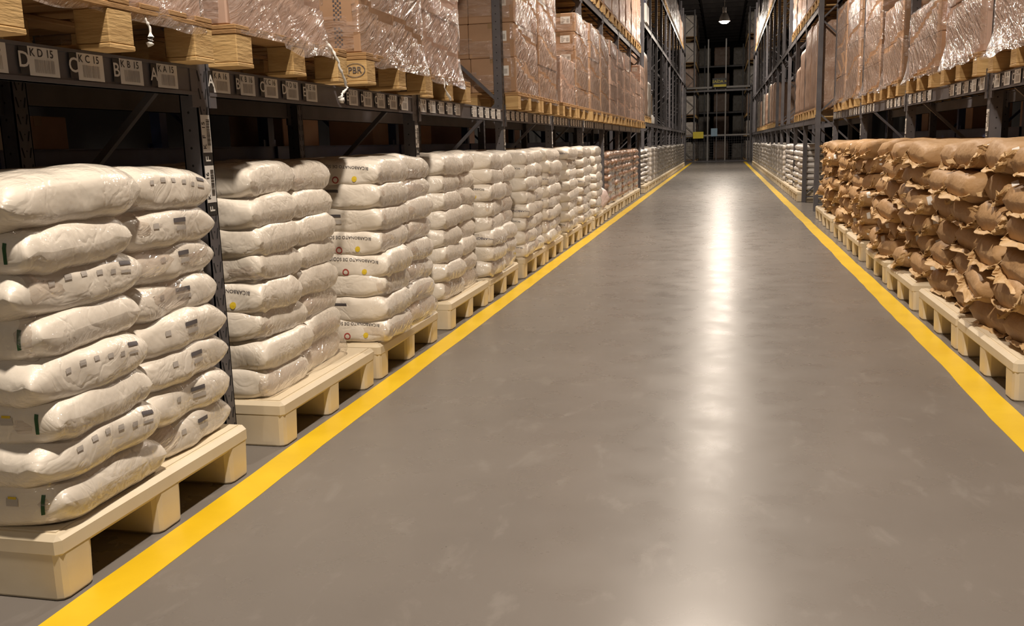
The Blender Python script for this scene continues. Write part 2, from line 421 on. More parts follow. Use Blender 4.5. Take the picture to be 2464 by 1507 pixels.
def beam_mesh(length, sgn, h=.12):
    mb = MB(); d = -sgn * .05
    mb.box(*sorted((0, d)), 0, length, 0, h, 0, .004)
    mb.box(*sorted((sgn * .006, d)), 0, length, 0, .014, 0); mb.box(*sorted((sgn * .006, d)), 0, length, h - .012, h, 0)
    for y0 in (.0, length - .05):
        mb.box(*sorted((sgn * .004, -sgn * .012)), y0, y0 + .05, -.05, h + .05, 0)
    return mb

def rack_row(name, label, xf, sgn, posts, levels, height, depth=1.0, labels=None, pos0=0, mat='steel', xbrace=True, detail=True, deck=False):
    root = empty(name, (xf, posts[0], 0)); tag(root, label, 'rack', 'steel pallet racks')
    pm = post_mesh(height, sgn) if detail else MB().box(*sorted((0, -sgn * .085)), -.09, 0, 0, height, 0)
    pp = None
    bmats = {}
    for i, y in enumerate(posts):
        for r in (0, 1):
            if pp is None: o = pp = pm.build('post', [mat, 'slot'], root)
            else: o = pp.copy(); C.objects.link(o); o.parent = root
            o.location = (0 if r == 0 else -sgn * (depth - .085), y - posts[0], 0)
            if detail:
                f = MB().box(*sorted((sgn * .02, -sgn * .105)), -.11, .02, 0, .008, 0).build('foot_plate', mat, o)
            if r == 0 and labels and i in labels: post_label(o, sgn, *labels[i])
        mb = MB(); z = .15; k = 0                 # lattice of the frame
        x0, x1 = -sgn * .05, -sgn * (depth - .05)
        while z < height - .9:
            a, b = ((x0, x1), (x1, x0))[k % 2]
            mb.bar((a, -.045, z), (b, -.045, z + .85), .03, .03); z += .85; k += 1
        mb.bar((x0, -.045, .12), (x1, -.045, .12), .03, .03); mb.bar((x0, -.045, z + .02), (x1, -.045, z + .02), .03, .03)
        br = mb.build('frame_brace', mat, root); br.location = (0, y - posts[0], 0)
    for i in range(len(posts) - 1):
        L = posts[i + 1] - posts[i] - .09
        for lz, (ia, ib) in levels:
            if not ia <= i < ib: continue
            for r in (0, 1):
                key = round(L, 3)
                if key not in bmats: bmats[key] = beam_mesh(L, sgn).build('beam', mat, root); o = bmats[key]
                else: o = bmats[key].copy(); C.objects.link(o); o.parent = root
                o.location = (sgn * .004 if r == 0 else -sgn * (depth - .03), posts[i] - posts[0], lz - .12)
                o['lvl'] = lz
                if deck and r == 0 and lz < 2:
                    d_ = MB().box(*sorted((-sgn * .05, -sgn * (depth - .06))), 0, L, -.02, -.001).build('shelf_deck', mat, root); d_.location = (0, posts[i] - posts[0], lz)
                if r == 0: yield_beams.append((i, lz, o, L))
    return root

yield_beams = []
PL = [.85, 3.65, 6.48, 9.27, 12.0, 14.72, 17.4, 20.05, 22.7, 25.4]
XL = -2.18
LV1, LV2, LV3 = 1.77, 3.75, 5.75
n = len(PL) - 1
rack_row('pallet_rack', 'dark grey steel pallet rack with location labels, over the white sacks near the camera', XL, 1, PL,
         [(LV1, (0, n)), (LV2, (0, n)), (LV3, (0, n))], 7.6,
         labels={i: (15 + 2 * (i - 1), 16 + 2 * (i - 1)) for i in range(1, 8)})
for i, lz, o, L in list(yield_beams):
    if lz != LV1: continue
    # positions: two pallet places per bay, letters A-E counted from the nearer post, mirrored at the far half
    for half in (0, 1):
        num = 14 + 2 * i + half
        for k, le in enumerate('ABCDE'):
            if half == 0: y = .10 + .23 * k
            else: y = L - .22 - .23 * k
            add_label(o, 1, .005, y, .064, le, 'K %s %d' % (le, num))
yield_beams.clear()
PLF = [26.9 + 2.75 * k for k in range(12)]
rack_row('pallet_rack', 'dark far pallet rack with close set posts, behind the grey wrapped sack stacks', XL - .02, 1, PLF,
         [(1.98, (0, 12)), (4.75, (0, 12)), (6.5, (0, 12))], 8.8, detail=False)
yield_beams.clear()
PR = [1.3, 4.45, 7.58, 10.73, 14.08, 17.47]
XR = 1.93
rack_row('pallet_rack', 'dark steel pallet rack standing behind and above the brown paper sacks', XR, -1, PR,
         [(LV1 + .05, (0, 5)), (LV2 + .05, (0, 5)), (LV3, (0, 5))], 7.6,
         labels={i: (14 + 2 * i, 15 + 2 * i) for i in range(1, 6)})
for i, lz, o, L in list(yield_beams):
    if lz > 2: continue
    for half in (0, 1):
        num = 13 + 2 * i + half
        for k, le in enumerate('ABCDE'):
            y = .13 + .235 * k if half == 0 else L - .17 - .235 * k
            add_label(o, -1, -.005, y, .064, le, 'J %s %d' % (le, num))
yield_beams.clear()
def bay(P, j): return P[j // 2] + .04 + 1.25 * (j % 2)
PRF = [18.41, 21.05, 23.8] + [26.5 + 2.75 * k for k in range(12)]
rack_row('pallet_rack', 'dark pallet rack with bare doubled posts beyond the brown paper sacks', 1.72, -1, PRF,
         [(LV1, (0, 14)), (3.8, (0, 14)), (6.15, (0, 14))], 8.8, detail=False)
yield_beams.clear()
# rows standing back to back with these two
rack_row('pallet_rack', 'dark blue rack of the next aisle, seen through the gap above the white sacks', -4.35, -1, [.9, 3.7, 6.5, 9.3, 12.1, 14.9, 17.7, 20.5, 23.3, 26.1],
         [(1.45, (0, 9)), (3.6, (0, 9))], 7.0, detail=False, mat='steel_blue', deck=True)
rack_row('pallet_rack', 'dark rack of the next aisle, seen through the gap above the brown sacks', 4.1, 1, [2.4, 5.2, 8.0, 10.8, 13.6, 16.4, 19.2],
         [(1.45, (0, 6)), (3.6, (0, 6))], 7.0, detail=False, mat='steel_blue', deck=True)
yield_beams.clear()

# ---------------------------------------------------------------- plastic pallets
SFX = (-2.04, -2.12, -1.98, -2.06, -2.0, -1.99, -2.0, -2.0, -1.99, -2.0)
SPAN = ((.01, 1.17), (.03, 1.02), (.02, 1.11), (.0, 1.05), (.01, 1.12), (.0, 1.06), (.02, 1.1), (.01, 1.06), (.02, 1.1), (.0, 1.06))
PW, PD, PH = 1.2, 1.0, .225      # along the aisle, depth, height
def make_plastic_pallet():
    root = empty('plastic_pallet')
    mb = MB().box(0, PD, 0, PW, .145, PH, 0, .018)
    mb.box(.03, PD - .03, .03, PW - .03, PH, PH + .004)
    mb.build('deck', 'plastic', root)
    for xa, xb in ((.004, .996),):
        for ya, yb in ((.004, .165), (.52, .68), (1.035, 1.196)):
            f = MB(); t = .012
            v = []
            for z, g in ((.0, t), (.012, t * .4), (.15, 0)):
                for (px, py) in ((xa + g, ya + g), (xb - g, ya + g), (xb - g, yb - g), (xa + g, yb - g)): v.append((px, py, z))
            # rounded plan: octagon rings
            v = []; c = .028
            for z, g in ((.0, .010), (.010, .003), (.19, -.003)):
                a0, a1, b0, b1 = xa + g, xb - g, ya + g, yb - g
                v += [(a0 + c, b0, z), (a1 - c, b0, z), (a1 - c * .3, b0 + c * .3, z), (a1, b0 + c, z), (a1, b1 - c, z), (a1 - c * .3, b1 - c * .3, z), (a1 - c, b1, z), (a0 + c, b1, z), (a0 + c * .3, b1 - c * .3, z), (a0, b1 - c, z), (a0, b0 + c, z), (a0 + c * .3, b0 + c * .3, z)]
            k = 12
            fs = [(r * k + q, r * k + (q + 1) % k, (r + 1) * k + (q + 1) % k, (r + 1) * k + q) for r in range(2) for q in range(k)]
            fs.append(tuple(range(k))[::-1])
            f.add(v, fs, 0, False)
            f.build('runner', 'plastic', root)
    return root
plasticP = Proto(make_plastic_pallet())
def make_plastic_small():
    mb = MB().box(0, PD, 0, PW, .145, PH, 0, .015)
    for xa, xb in ((.004, .996),):
        for ya, yb in ((.004, .165), (.52, .68), (1.035, 1.196)): mb.box(xa, xb, ya, yb, 0, .15, 0, .012)
    return mb.build('plastic_pallet', 'plastic')
plasticS = Proto(make_plastic_small())

# ---------------------------------------------------------------- sacks
def sack_fn(L, Wd, T, seed, tip=.6, nv=44, pinch=.10, lump=.012, drop=0.0, boxy=.62, ev=.5):
    """surface of a filled sack: v along its length (x), th around it; returns f(v, th) -> point"""
    rs = seed * 7.31
    def f(v, th):
        av = abs(v)
        c = T / 2 * max(0, 1 - av ** 6.0) ** tip + .004
        a = Wd / 2 * (1 - pinch * av ** 6) * (1 + .02 * math.sin(v * 5 + rs))
        cs, sn = math.cos(th), math.sin(th)
        y = a * math.copysign(abs(cs) ** boxy, cs)
        e = ev + .35 * av ** 3
        z = c * math.copysign(abs(sn) ** e, sn)
        x = L / 2 * v * (1 - .03 * (abs(y) / (Wd / 2)) ** 4 * 0)
        p = Vector((x, y, z))
        q = Vector((x * 3.5 + rs, y * 3.5, z * 5))
        d = lump * noise.noise(q) + lump * .5 * noise.noise(q * 2.7)
        # puckers that run in from the seams
        pk = av ** 5 * .007 * math.sin(y * 45 + 3 * noise.noise((y * 9, rs, v)))
        nrm = Vector((0, cs, sn * Wd / T * .35 + sn)).normalized()
        p += nrm * (d * (1 - av ** 8)) ; p.z += pk + drop * v * v
        return p
    return f
def sack_mb(f, nv=30, nt_=28, mi=0):
    mb = MB(); vs_ = []; fs = []
    V = [math.sin((k / (nv - 1) - .5) * PI * .999) for k in range(nv)]
    V = [(.55 * a + .45 * (2 * k / (nv - 1) - 1)) for k, a in enumerate(V)]
    s = 1 / max(abs(V[0]), 1e-6); V = [a * s for a in V]
    for v in V:
        for j in range(nt_): vs_.append(f(v, 2 * PI * (j + .5) / nt_))
    for k in range(nv - 1):
        for j in range(nt_): fs.append((k * nt_ + j, (k + 1) * nt_ + j, (k + 1) * nt_ + (j + 1) % nt_, k * nt_ + (j + 1) % nt_))
    fs += [tuple(range(nt_)), tuple((nv - 1) * nt_ + j for j in range(nt_))[::-1]]
    return mb.add(vs_, fs, mi, True)
def wrap2d(mb, geo, f, v0, th0, L, Wd, T, mi, rot=0, off=.0022, sub=0):
    """lay flat artwork (metres, x along the sack) on the sack surface around (v0, th0)"""
    ca, sa = math.cos(rot), math.sin(rot); per = (Wd + T) * .62
    out = []
    for x, y in geo[0]:
        X = x * ca - y * sa; Y = x * sa + y * ca
        v = v0 + X / (L / 2); zz = max(-.92, min(.92, (Y + (PI - th0) * .085) / (T / 2)))
        th = PI - math.copysign(math.asin(abs(zz) ** 2.0), zz)
        p = f(v, th); h = f(v, th + .02) - f(v, th - .02); g = f(min(v + .01, .999), th) - f(v - .01, th)
        nn = h.cross(g).normalized()
        out.append(p + nn * off)
    mb.add(out, geo[1], mi)
def grid_rect(x0, x1, y0, y1, nx=5, ny=3):
    v = [(x0 + (x1 - x0) * i / nx, y0 + (y1 - y0) * j / ny) for j in range(ny + 1) for i in range(nx + 1)]
    return v, [(j * (nx + 1) + i, j * (nx + 1) + i + 1, (j + 1) * (nx + 1) + i + 1, (j + 1) * (nx + 1) + i) for j in range(ny) for i in range(nx)]
def ring_geo(r0, r1, n=14, a0=0, a1=2 * PI):
    v = []; f = []
    for k in range(n + 1):
        a = a0 + (a1 - a0) * k / n; v += [(r0 * math.cos(a), r0 * math.sin(a)), (r1 * math.cos(a), r1 * math.sin(a))]
    return v, [(2 * k, 2 * k + 1, 2 * k + 3, 2 * k + 2) for k in range(n)]

INKS = ['ink', 'ink_soft', 'ink_blue', 'ink_red', 'ink_yellow', 'ink_green']
def print_marks(root, f, L, Wd, T, kind, th0):
    """printing on the sack; th0 is the angle of the face it sits on"""
    mb = MB(); w = lambda g, v0, dth, mi, rot=0: wrap2d(mb, g, f, v0, th0 - dth, L, Wd, T, mi, rot)
    if kind == 'boxes':                            # a row of small grey pictograms, two bars at the far end
        for k in range(5):
            w(grid_rect(-.015, .015, -.008, .008, 3, 2), -.5 + .22 * k, .35 + .1 * math.sin(k), 1)
        w(grid_rect(-.035, .035, -.006, .006), .62, .55, 0); w(grid_rect(-.03, .03, -.005, .005), .6, .2, 1)
    elif kind == 'bars':
        w(grid_rect(-.045, .045, -.008, .008), .1, .35, 0); w(grid_rect(-.04, .04, -.008, .008), .12, .0, 1)
        w(grid_rect(-.016, .016, -.010, .010), -.35, .2, 1)
    elif kind == 'end_stripe':                     # green stripe and a grey box near the seam
        w(grid_rect(-.006, .006, -.045, .045, 2, 6), .80, .1, 5)
        w(grid_rect(-.02, .02, -.014, .014, 3, 2), .52, .25, 1); w(grid_rect(-.014, .014, -.004, .004, 3, 2), .52, .42, 4)
        for k in range(3): w(grid_rect(-.015, .015, -.010, .010, 3, 2), .3 - .22 * k, .2, 1)
    elif kind == 'text':
        w(text_geo('BICARBONATO DE SÓDIO', .036, .006), .38, .1, 2, PI)
        w(text_geo('BICARBONATO DE SÓDIO', .016, .0), .34, .5, 1, PI); w(ring_geo(.014, .021), .25, -.5, 3)
    elif kind == 'rings':
        w(ring_geo(.014, .021), .2, -.4, 3); w(ring_geo(.0, .016), .55, -.4, 4)
        w(text_geo('BICARBONATO DE SÓDIO', .026, .004), .36, .4, 0, PI)
    if mb.v: mb.build('printed_marks', INKS, root)

def make_white(L, Wd, T, seed, kinds, mat='sack', tip=.6, boxy=.62, nv=30, nt_=28, pinch=.1, ev=.5, lump=.014):
    f = sack_fn(L, Wd, T, seed, tip=tip, boxy=boxy, pinch=pinch, ev=ev, lump=lump)
    o = sack_mb(f, nv, nt_).build('white_sack', mat)
    for kind, th0 in kinds: print_marks(o, f, L, Wd, T, kind, th0)
    return o

NLAY, PITCH = 8, .138
# stack beside the camera: length along the aisle.  front face of a sack turned by +90 deg: its local -y looks to +x
FRONT = PI * 1.5  # placeholder angle for the face th=-pi/2.. (bottom); see below
whiteA = [Proto(make_white(.70, .60, .192, s, ks, tip=.55, boxy=.6, ev=.5, nv=56, nt_=44)) for s, ks in (
    (1, [('boxes', PI)]), (2, [('bars', PI)]), (3, []), (4, [('boxes', PI)]), (5, [('bars', PI)]), (6, []))]
# other stacks: length across the aisle, seam end towards the aisle, long side towards the camera
whiteB = [Proto(make_white(.67, .62, .186, s, ks, tip=.26, boxy=.40, pinch=.08, ev=.42, nv=46, nt_=40, lump=.02)) for s, ks in (
    (11, [('text', PI)]), (12, [('bars', PI)]), (13, [('rings', PI)]), (14, [('bars', PI)]), (15, []), (16, [('text', PI)]), (17, []))]
whiteS = [Proto(make_white(.70, .62, .19, s, [('end_stripe', PI)], tip=.35, boxy=.5, pinch=.1, ev=.5, nv=46, nt_=40)) for s in (18, 19)]
whiteC = [Proto(make_white(1.14, .42, .156, s, [], tip=.45, nv=24, nt_=20)) for s in (21, 22)]
whiteF = [Proto(make_white(1.1, .7, .16, s, [], mat='sack_far', tip=.5, nv=14, nt_=14)) for s in (31, 32, 33)]

def film_ring(x0, x1, y0, y1, z0, z1, sgn, seed, mat='film_sack', flare=0.0, dz=.035, du=.045, gap=None, fz=.3, skew=.0, rows=None):
    """stretch film wound round a load; faces of it are left out where the winding leaves gaps"""
    hx, hy = (x1 - x0) / 2, (y1 - y0) / 2; cx, cy = (x0 + x1) / 2, (y0 + y1) / 2; rc = .05
    path = []
    def arc(ax, ay, a0):
        for k in range(5):
            a = a0 + k * PI / 8; path.append((ax + rc * math.cos(a), ay + rc * math.sin(a), math.cos(a), math.sin(a)))
    def seg(xa, ya, xb, yb, nx, ny):
        L = math.hypot(xb - xa, yb - ya); n_ = max(2, int(L / du))
        for k in range(1, n_): path.append((xa + (xb - xa) * k / n_, ya + (yb - ya) * k / n_, nx, ny))
    # counter-clockwise, starting at the (+x,-y) corner
    arc(hx - rc, -hy + rc, -PI / 2); seg(hx, -hy + rc, hx, hy - rc, 1, 0)
    arc(hx - rc, hy - rc, 0); seg(hx - rc, hy, -hx + rc, hy, 0, 1)
    arc(-hx + rc, hy - rc, PI / 2); seg(-hx, hy - rc, -hx, -hy + rc, -1, 0)
    arc(-hx + rc, -hy + rc, PI); seg(-hx + rc, -hy, hx - rc, -hy, 0, -1)
    nz = max(3, int((z1 - z0) / dz)); n_ = len(path); vs_ = []; fs = []
    u = 0; us = []
    for k, p in enumerate(path):
        if k: u += math.hypot(p[0] - path[k - 1][0], p[1] - path[k - 1][1])
        us.append(u)
    for j in range(nz + 1):
        t = j / nz
        for k, (px, py, nx, ny) in enumerate(path):
            z = z0 + (z1 - z0) * t
            if j == 0: z += .035 * noise.noise((px * 4, py * 4, seed))
            if j == nz: z += .03 * noise.noise((px * 4, py * 4, seed + 4))
            dd = .010 * noise.noise((us[k] * 2.2 + z * 5.5, z * 1.2 - us[k] * .6, seed)) + .006 * noise.noise((us[k] * 9 + z * 12, z * 3, seed + 2))
            if rows:                                # the film sinks into the joints between the layers and between the two columns
                dd -= .030 * abs(math.cos(PI * (z - rows[0]) / rows[1])) ** 4
                if abs(nx) > .5: dd -= .028 * math.exp(-((py - rows[2]) / .055) ** 2)
                if z > z1 - .07: dd -= .05 * ((z - z1 + .07) / .07) ** 2
            if flare and z < z0 + fz:
                q = 1 - (z - z0) / fz
                dd += flare * q ** 1.6 * (.35 + .65 * (py + hy) / (2 * hy)) * (1 if nx * sgn > .3 else .4)
            vs_.append((px + nx * dd - sgn * skew * (py + hy) / (2 * hy) * (px * sgn > -hx + .1), py + ny * dd, z))
    for j in range(nz):
        for k in range(n_):
            k2 = (k + 1) % n_
            zc = z0 + (z1 - z0) * (j + .5) / nz
            if gap:
                px, py, nx, ny = path[k]
                tt = (zc - z0) / gap[0] + us[k] * gap[1] + .25 * noise.noise((us[k] * 1.5, zc * 1.5, seed))
                lim = gap[2] if abs(nx) > .4 else gap[3]
                if (tt % 1.0) < lim: continue
                if nx * sgn < -.4: continue
            fs.append((j * n_ + k, j * n_ + k2, (j + 1) * n_ + k2, (j + 1) * n_ + k))
    mb = MB().add(vs_, fs, 0, True)
    used = sorted({i for f_ in mb.f for i in f_}); rem = {a: b for b, a in enumerate(used)}
    mb.v = [mb.v[i] for i in used]; mb.f = [tuple(rem[i] for i in f_) for f_ in mb.f]
    mb.v = [(x, y, z) for x, y, z in mb.v]
    o = mb.build('stretch_film', mat); o.location = (cx, cy, 0)
    return o

# left floor level -------------------------------------------------------------
XPL = -2.03                                    # aisle edge of the left pallets
STACKS = [(2.29, 'nearest to the camera'), (3.82, ''), (5.10, ''), (6.62, ''), (7.86, ''), (9.36, ''), (10.62, ''), (12.1, ''), (13.4, ''), (14.85, '')]
WHICH = ['nearest', 'second', 'third', 'fourth', 'fifth', 'sixth', 'seventh', 'eighth', 'ninth', 'tenth']
LAY = ['bottom', 'second', 'third', 'fourth', 'fifth', 'sixth', 'seventh', 'top']
def place_plastic(y, xedge, sgn, label, group, small=False, sh=0):
    o = (plasticS if small else plasticP).get()
    # local x runs from the aisle edge into the rack
    if sgn > 0: o.location = (xedge, y + PW, 0); o.rotation_euler = (0, 0, PI)
    else: o.location = (xedge, y, 0); o.rotation_euler = (0, 0, 0)
    return tag(o, label, 'pallet', group)
for i, (y0, _) in enumerate(STACKS):
    w = WHICH[i]; y1 = y0 + PW
    place_plastic(y0, XPL, 1, 'cream plastic pallet on the floor under the %s white sack stack of the left row' % w, 'plastic pallets on the left')
    zb = PH + .004
    rr = random.Random(40 + i)
    tall = 0 if i < 5 else rr.uniform(-.006, .0)
    for l in range(NLAY):
        z = zb + PITCH * (l + .5) + .004
        out = rr.uniform(-.012, .02)
        sa, sb = SPAN[i]; sx = SFX[i] + 2.095; split = (sa + sb) / 2 + rr.uniform(-.05, .05)
        for h in (0, 1):
            ya = (sa, split)[h]; yb = (split, sb)[h]; yc = y0 + (ya + yb) / 2
            side = 'nearer' if h == 0 else 'farther'
            if i == 0 and h == 0 and l % 2 == 0 and l < 7:
                o = whiteS[l // 2 % 2].get(); o.location = (-2.435 + sx + out, yc, z); o.scale = (1, (yb - ya) / .6, 1)
                o.rotation_euler = (rr.uniform(-.03, .03), rr.uniform(-.02, .02), rr.uniform(-.03, .03))
            elif i == 0:
                P = whiteA[(l * 2 + h + (l % 3)) % 6] if l < 7 else whiteA[5 if h == 0 else 0]
                o = P.get(); o.rotation_euler = (0, 0, PI / 2)
                o.location = (-2.385 + sx + out - (.05 if h else 0), yc, z); o.scale = ((yb - ya) / .64, 1, 1)
                o.rotation_euler = (rr.uniform(-.03, .03), rr.uniform(-.025, .025) + (.03 if h else -.02), PI / 2 + rr.uniform(-.03, .03))
            else:
                P = whiteB[rr.randrange(7)] if h == 0 else whiteB[rr.choice((1, 3, 4, 6, 4))]
                o = P.get(); o.location = (-2.435 + sx + out + rr.uniform(-.01, .01) - (.035 if h else 0), yc, z); o.scale = (1, (yb - ya) / .6, 1)
                o.rotation_euler = (rr.uniform(-.05, .05), rr.uniform(-.025, .025), rr.uniform(-.05, .05))
            tag(o, '%s sack, %s column, %s layer of the %s white stack on the left' % ('white printed' if len(o.children) else 'plain white', side, LAY[l], w), 'sack', 'white sacks of the left row')
        o = whiteC[l % 2].get(); o.rotation_euler = (0, 0, PI / 2); o.location = (-2.86 + min(sx, .04), y0 + (sa + sb) / 2, z); o.scale = ((sb - sa) / 1.16, 1, 1)
        tag(o, 'white sack lying at the back, %s layer of the %s white stack on the left' % (LAY[l], w), 'sack', 'white sacks of the left row')
    fo = film_ring(-3.06, SFX[i] - .004, y0 + sa + .012, y0 + sb - .012, PH + .012, zb + PITCH * NLAY - .03, 1, 3 + i, flare=(.0, .085, .06, .05, .03, .03, .03, .03, .03, .03)[i], fz=.34, skew=.06 if i == 0 else .045, rows=(zb + .004, PITCH, 0.0), dz=.021)
    tag(fo, 'clear stretch film wound tight around the %s white sack stack on the left' % w, 'stretch film', 'films round the white stacks')

# ---------------------------------------------------------------- brown paper sacks, right floor level
def brown_label(o, f, L, Wd, T, lab):
    if lab:
        mb = MB(); wrap2d(mb, grid_rect(-.018, .018, -.034, .034, 3, 6), f, -.84, PI - .1 if lab > 0 else PI - .5, L, Wd, T, 0, .15, .003)
        mb.build('paper_label', 'card', o)['label'] = 'small white paper label'
    return o
def make_brown(L, Wd, T, seed, flap, lab):
    f = sack_fn(L, Wd, T, seed, tip=.28, boxy=.5, pinch=.12, lump=.03)
    o = sack_mb(f, 26, 26).build('brown_paper_sack', 'kraft')
    rr = random.Random(seed)
    # crumpled paper of the pasted end that stands out towards the aisle (the end at v=-1)
    mb = MB(); n_ = 26; vs_ = []; fs = []
    a0 = rr.uniform(2.6, 3.6); span = flap; out = rr.uniform(.035, .075)
    rows = 5
    for k in range(n_ + 1):
        th = a0 + span * k / n_
        pr = f(-.93, th); c = f(-.93, th + PI)
        rad = Vector((0, pr.y, pr.z)); rad = rad.normalized() if rad.length > 1e-4 else Vector((0, 0, 1))
        env = max(0, math.sin(PI * k / n_)) ** .5
        for r in range(rows):
            q = r / (rows - 1)
            wv = noise.noise((k * .33, seed * 3.1, q * 1.5)); w2 = noise.noise((k * .9, seed * 1.7 + 9, q * 2))
            p = pr + Vector((-1, 0, 0)) * (out * q * env * (1 + .55 * wv)) + rad * (q * .035 * (wv * 1.6 + w2) + .003)
            vs_.append(p)
    th_ = .003
    for k in range(n_):
        for r in range(rows - 1): fs.append((k * rows + r, (k + 1) * rows + r, (k + 1) * rows + r + 1, k * rows + r + 1))
    m0 = len(vs_)
    vs_ += [p + Vector((.001, .001, .003)) for p in vs_]
    fs += [tuple(i + m0 for i in q[::-1]) for q in list(fs)]
    for k in range(n_): fs.append((k * rows + rows - 1, (k + 1) * rows + rows - 1, m0 + (k + 1) * rows + rows - 1, m0 + k * rows + rows - 1))
    mb.add(vs_, fs, 0, False); mb.build('paper_flap', 'kraft_edge', o)
    # second torn tongue
    if seed % 2 == 0: return brown_label(o, f, L, Wd, T, lab)
    mb = MB(); vs_ = []; fs = []
    t0 = a0 + span * rr.uniform(.3, .9) + PI * .5
    for k in range(9):
        th = t0 + .09 * k
        for r in range(4):
            q = r / 3; pr = f(-.95 + .03 * q, th)
            vs_.append(pr + Vector((-.075 * q * math.sin(PI * k / 8) * (1 + .4 * noise.noise((k * .7, seed, q))), .02 * noise.noise((k, seed, q * 3)), .03 * noise.noise((k * .6, q * 2, seed)))))
    for k in range(8):
        for r in range(3): fs.append((k * 4 + r, (k + 1) * 4 + r, (k + 1) * 4 + r + 1, k * 4 + r + 1))
    m0 = len(vs_); vs_ += [p + Vector((0, .002, .003)) for p in vs_]; fs += [tuple(i + m0 for i in q[::-1]) for q in list(fs)]
    mb.add(vs_, fs, 0, False); mb.build('paper_flap', 'kraft_edge', o)
    return brown_label(o, f, L, Wd, T, lab)
brownP = [Proto(make_brown(.92, .60, .205, s, fl_, lb_)) for s, fl_, lb_ in ((1, 2.6, -1), (2, 3.0, 0), (3, 2.2, -1), (4, 3.3, 0), (5, 2.0, 1), (6, 2.8, 0), (7, 3.4, 0), (8, 2.4, 1))]
XPR = 1.50
RST = [5.06, 6.28, 7.70, 9.12, 10.80, 12.36, 14.14, 15.48]
RXE = [1.50, 1.50, 1.50, 1.52, 1.53, 1.55, 1.58, 1.60]
BL = ['bottom', 'second', 'third', 'fourth', 'fifth', 'top']
RW = ['nearest', 'second', 'third', 'fourth', 'fifth', 'sixth', 'seventh', 'eighth']
for i, y0 in enumerate(RST):
    w = RW[i] if i else 'nearest'
    place_plastic(y0, RXE[i], -1, 'cream plastic pallet under the %s brown paper sack stack of the right row' % w, 'plastic pallets on the right')
    rr = random.Random(90 + i); zb = PH + .004; pit = .182
    for l in range(6):
        out = rr.uniform(-.05, .045); split = .6 + rr.uniform(-.07, .07)
        for h in (0, 1):
            ya, yb = (0, split) if h == 0 else (split, 1.2)
            o = brownP[rr.randrange(8)].get()
            o.location = (RXE[i] + .50 - out + rr.uniform(-.03, .03), y0 + (ya + yb) / 2, zb + pit * (l + .5) + rr.uniform(-.004, .012))
            o.scale = (1, (yb - ya) / .6, 1)
            o.rotation_euler = (rr.uniform(-.10, .10), rr.uniform(-.05, .05), rr.uniform(-.12, .12))
            tag(o, 'brown paper sack, %s column, %s layer of the %s stack in the right row' % ('nearer' if h == 0 else 'farther', BL[l], w), 'sack', 'brown paper sacks of the right row')

# ---------------------------------------------------------------- wooden pallets
def make_wood():
    root = empty('wooden_pallet')       # local x into the rack 0..1.0, local y 0..1.2
    mb = MB()
    for k in range(7): mb.box(0.0, 1.0, .0 + k * .18, .12 + k * .18, .156, .176, 0, .003)
    for x in (0, .43, .86): mb.box(x, x + .14, 0, 1.2, .136, .156, 0, .003)
    mb.build('top_deck', 'wood_dark', root)
    for k, y in enumerate((0, .53, 1.06)):
        MB().box(0, 1.0, y, y + .14, 0, .018, 0, .003).build('runner', 'wood', root)
    for x in (0, .43, .86):
        for y in (0, .53, 1.06): MB().box(x + .002, x + .138, y + .002, y + .138, .018, .136, 0, .004).build('block', 'wood', root)
    return root
woodP = Proto(make_wood())
def make_wood_small():
    mb = MB().box(0, 1.0, 0, 1.2, .14, .176, 1, .003)
    for y in (0, .53, 1.06): mb.box(0, 1.0, y, y + .14, 0, .02, 0)
    for x in (0, .86):
        for y in (0, .53, 1.06): mb.box(x, x + .14, y, y + .14, .02, .14, 0)
    return mb.build('wooden_pallet', ['wood', 'wood_dark'])
woodS = Proto(make_wood_small())
def place_wood(xe, y, z, sgn, label, group, small=False, rz=0, wide=1.0):
    o = (woodS if small else woodP).get()
    if sgn > 0: o.location = (xe, y + 1.2, z); o.rotation_euler = (0, 0, PI + rz)
    else: o.location = (xe, y, z); o.rotation_euler = (0, 0, rz)
    return tag(o, label, 'pallet', group)

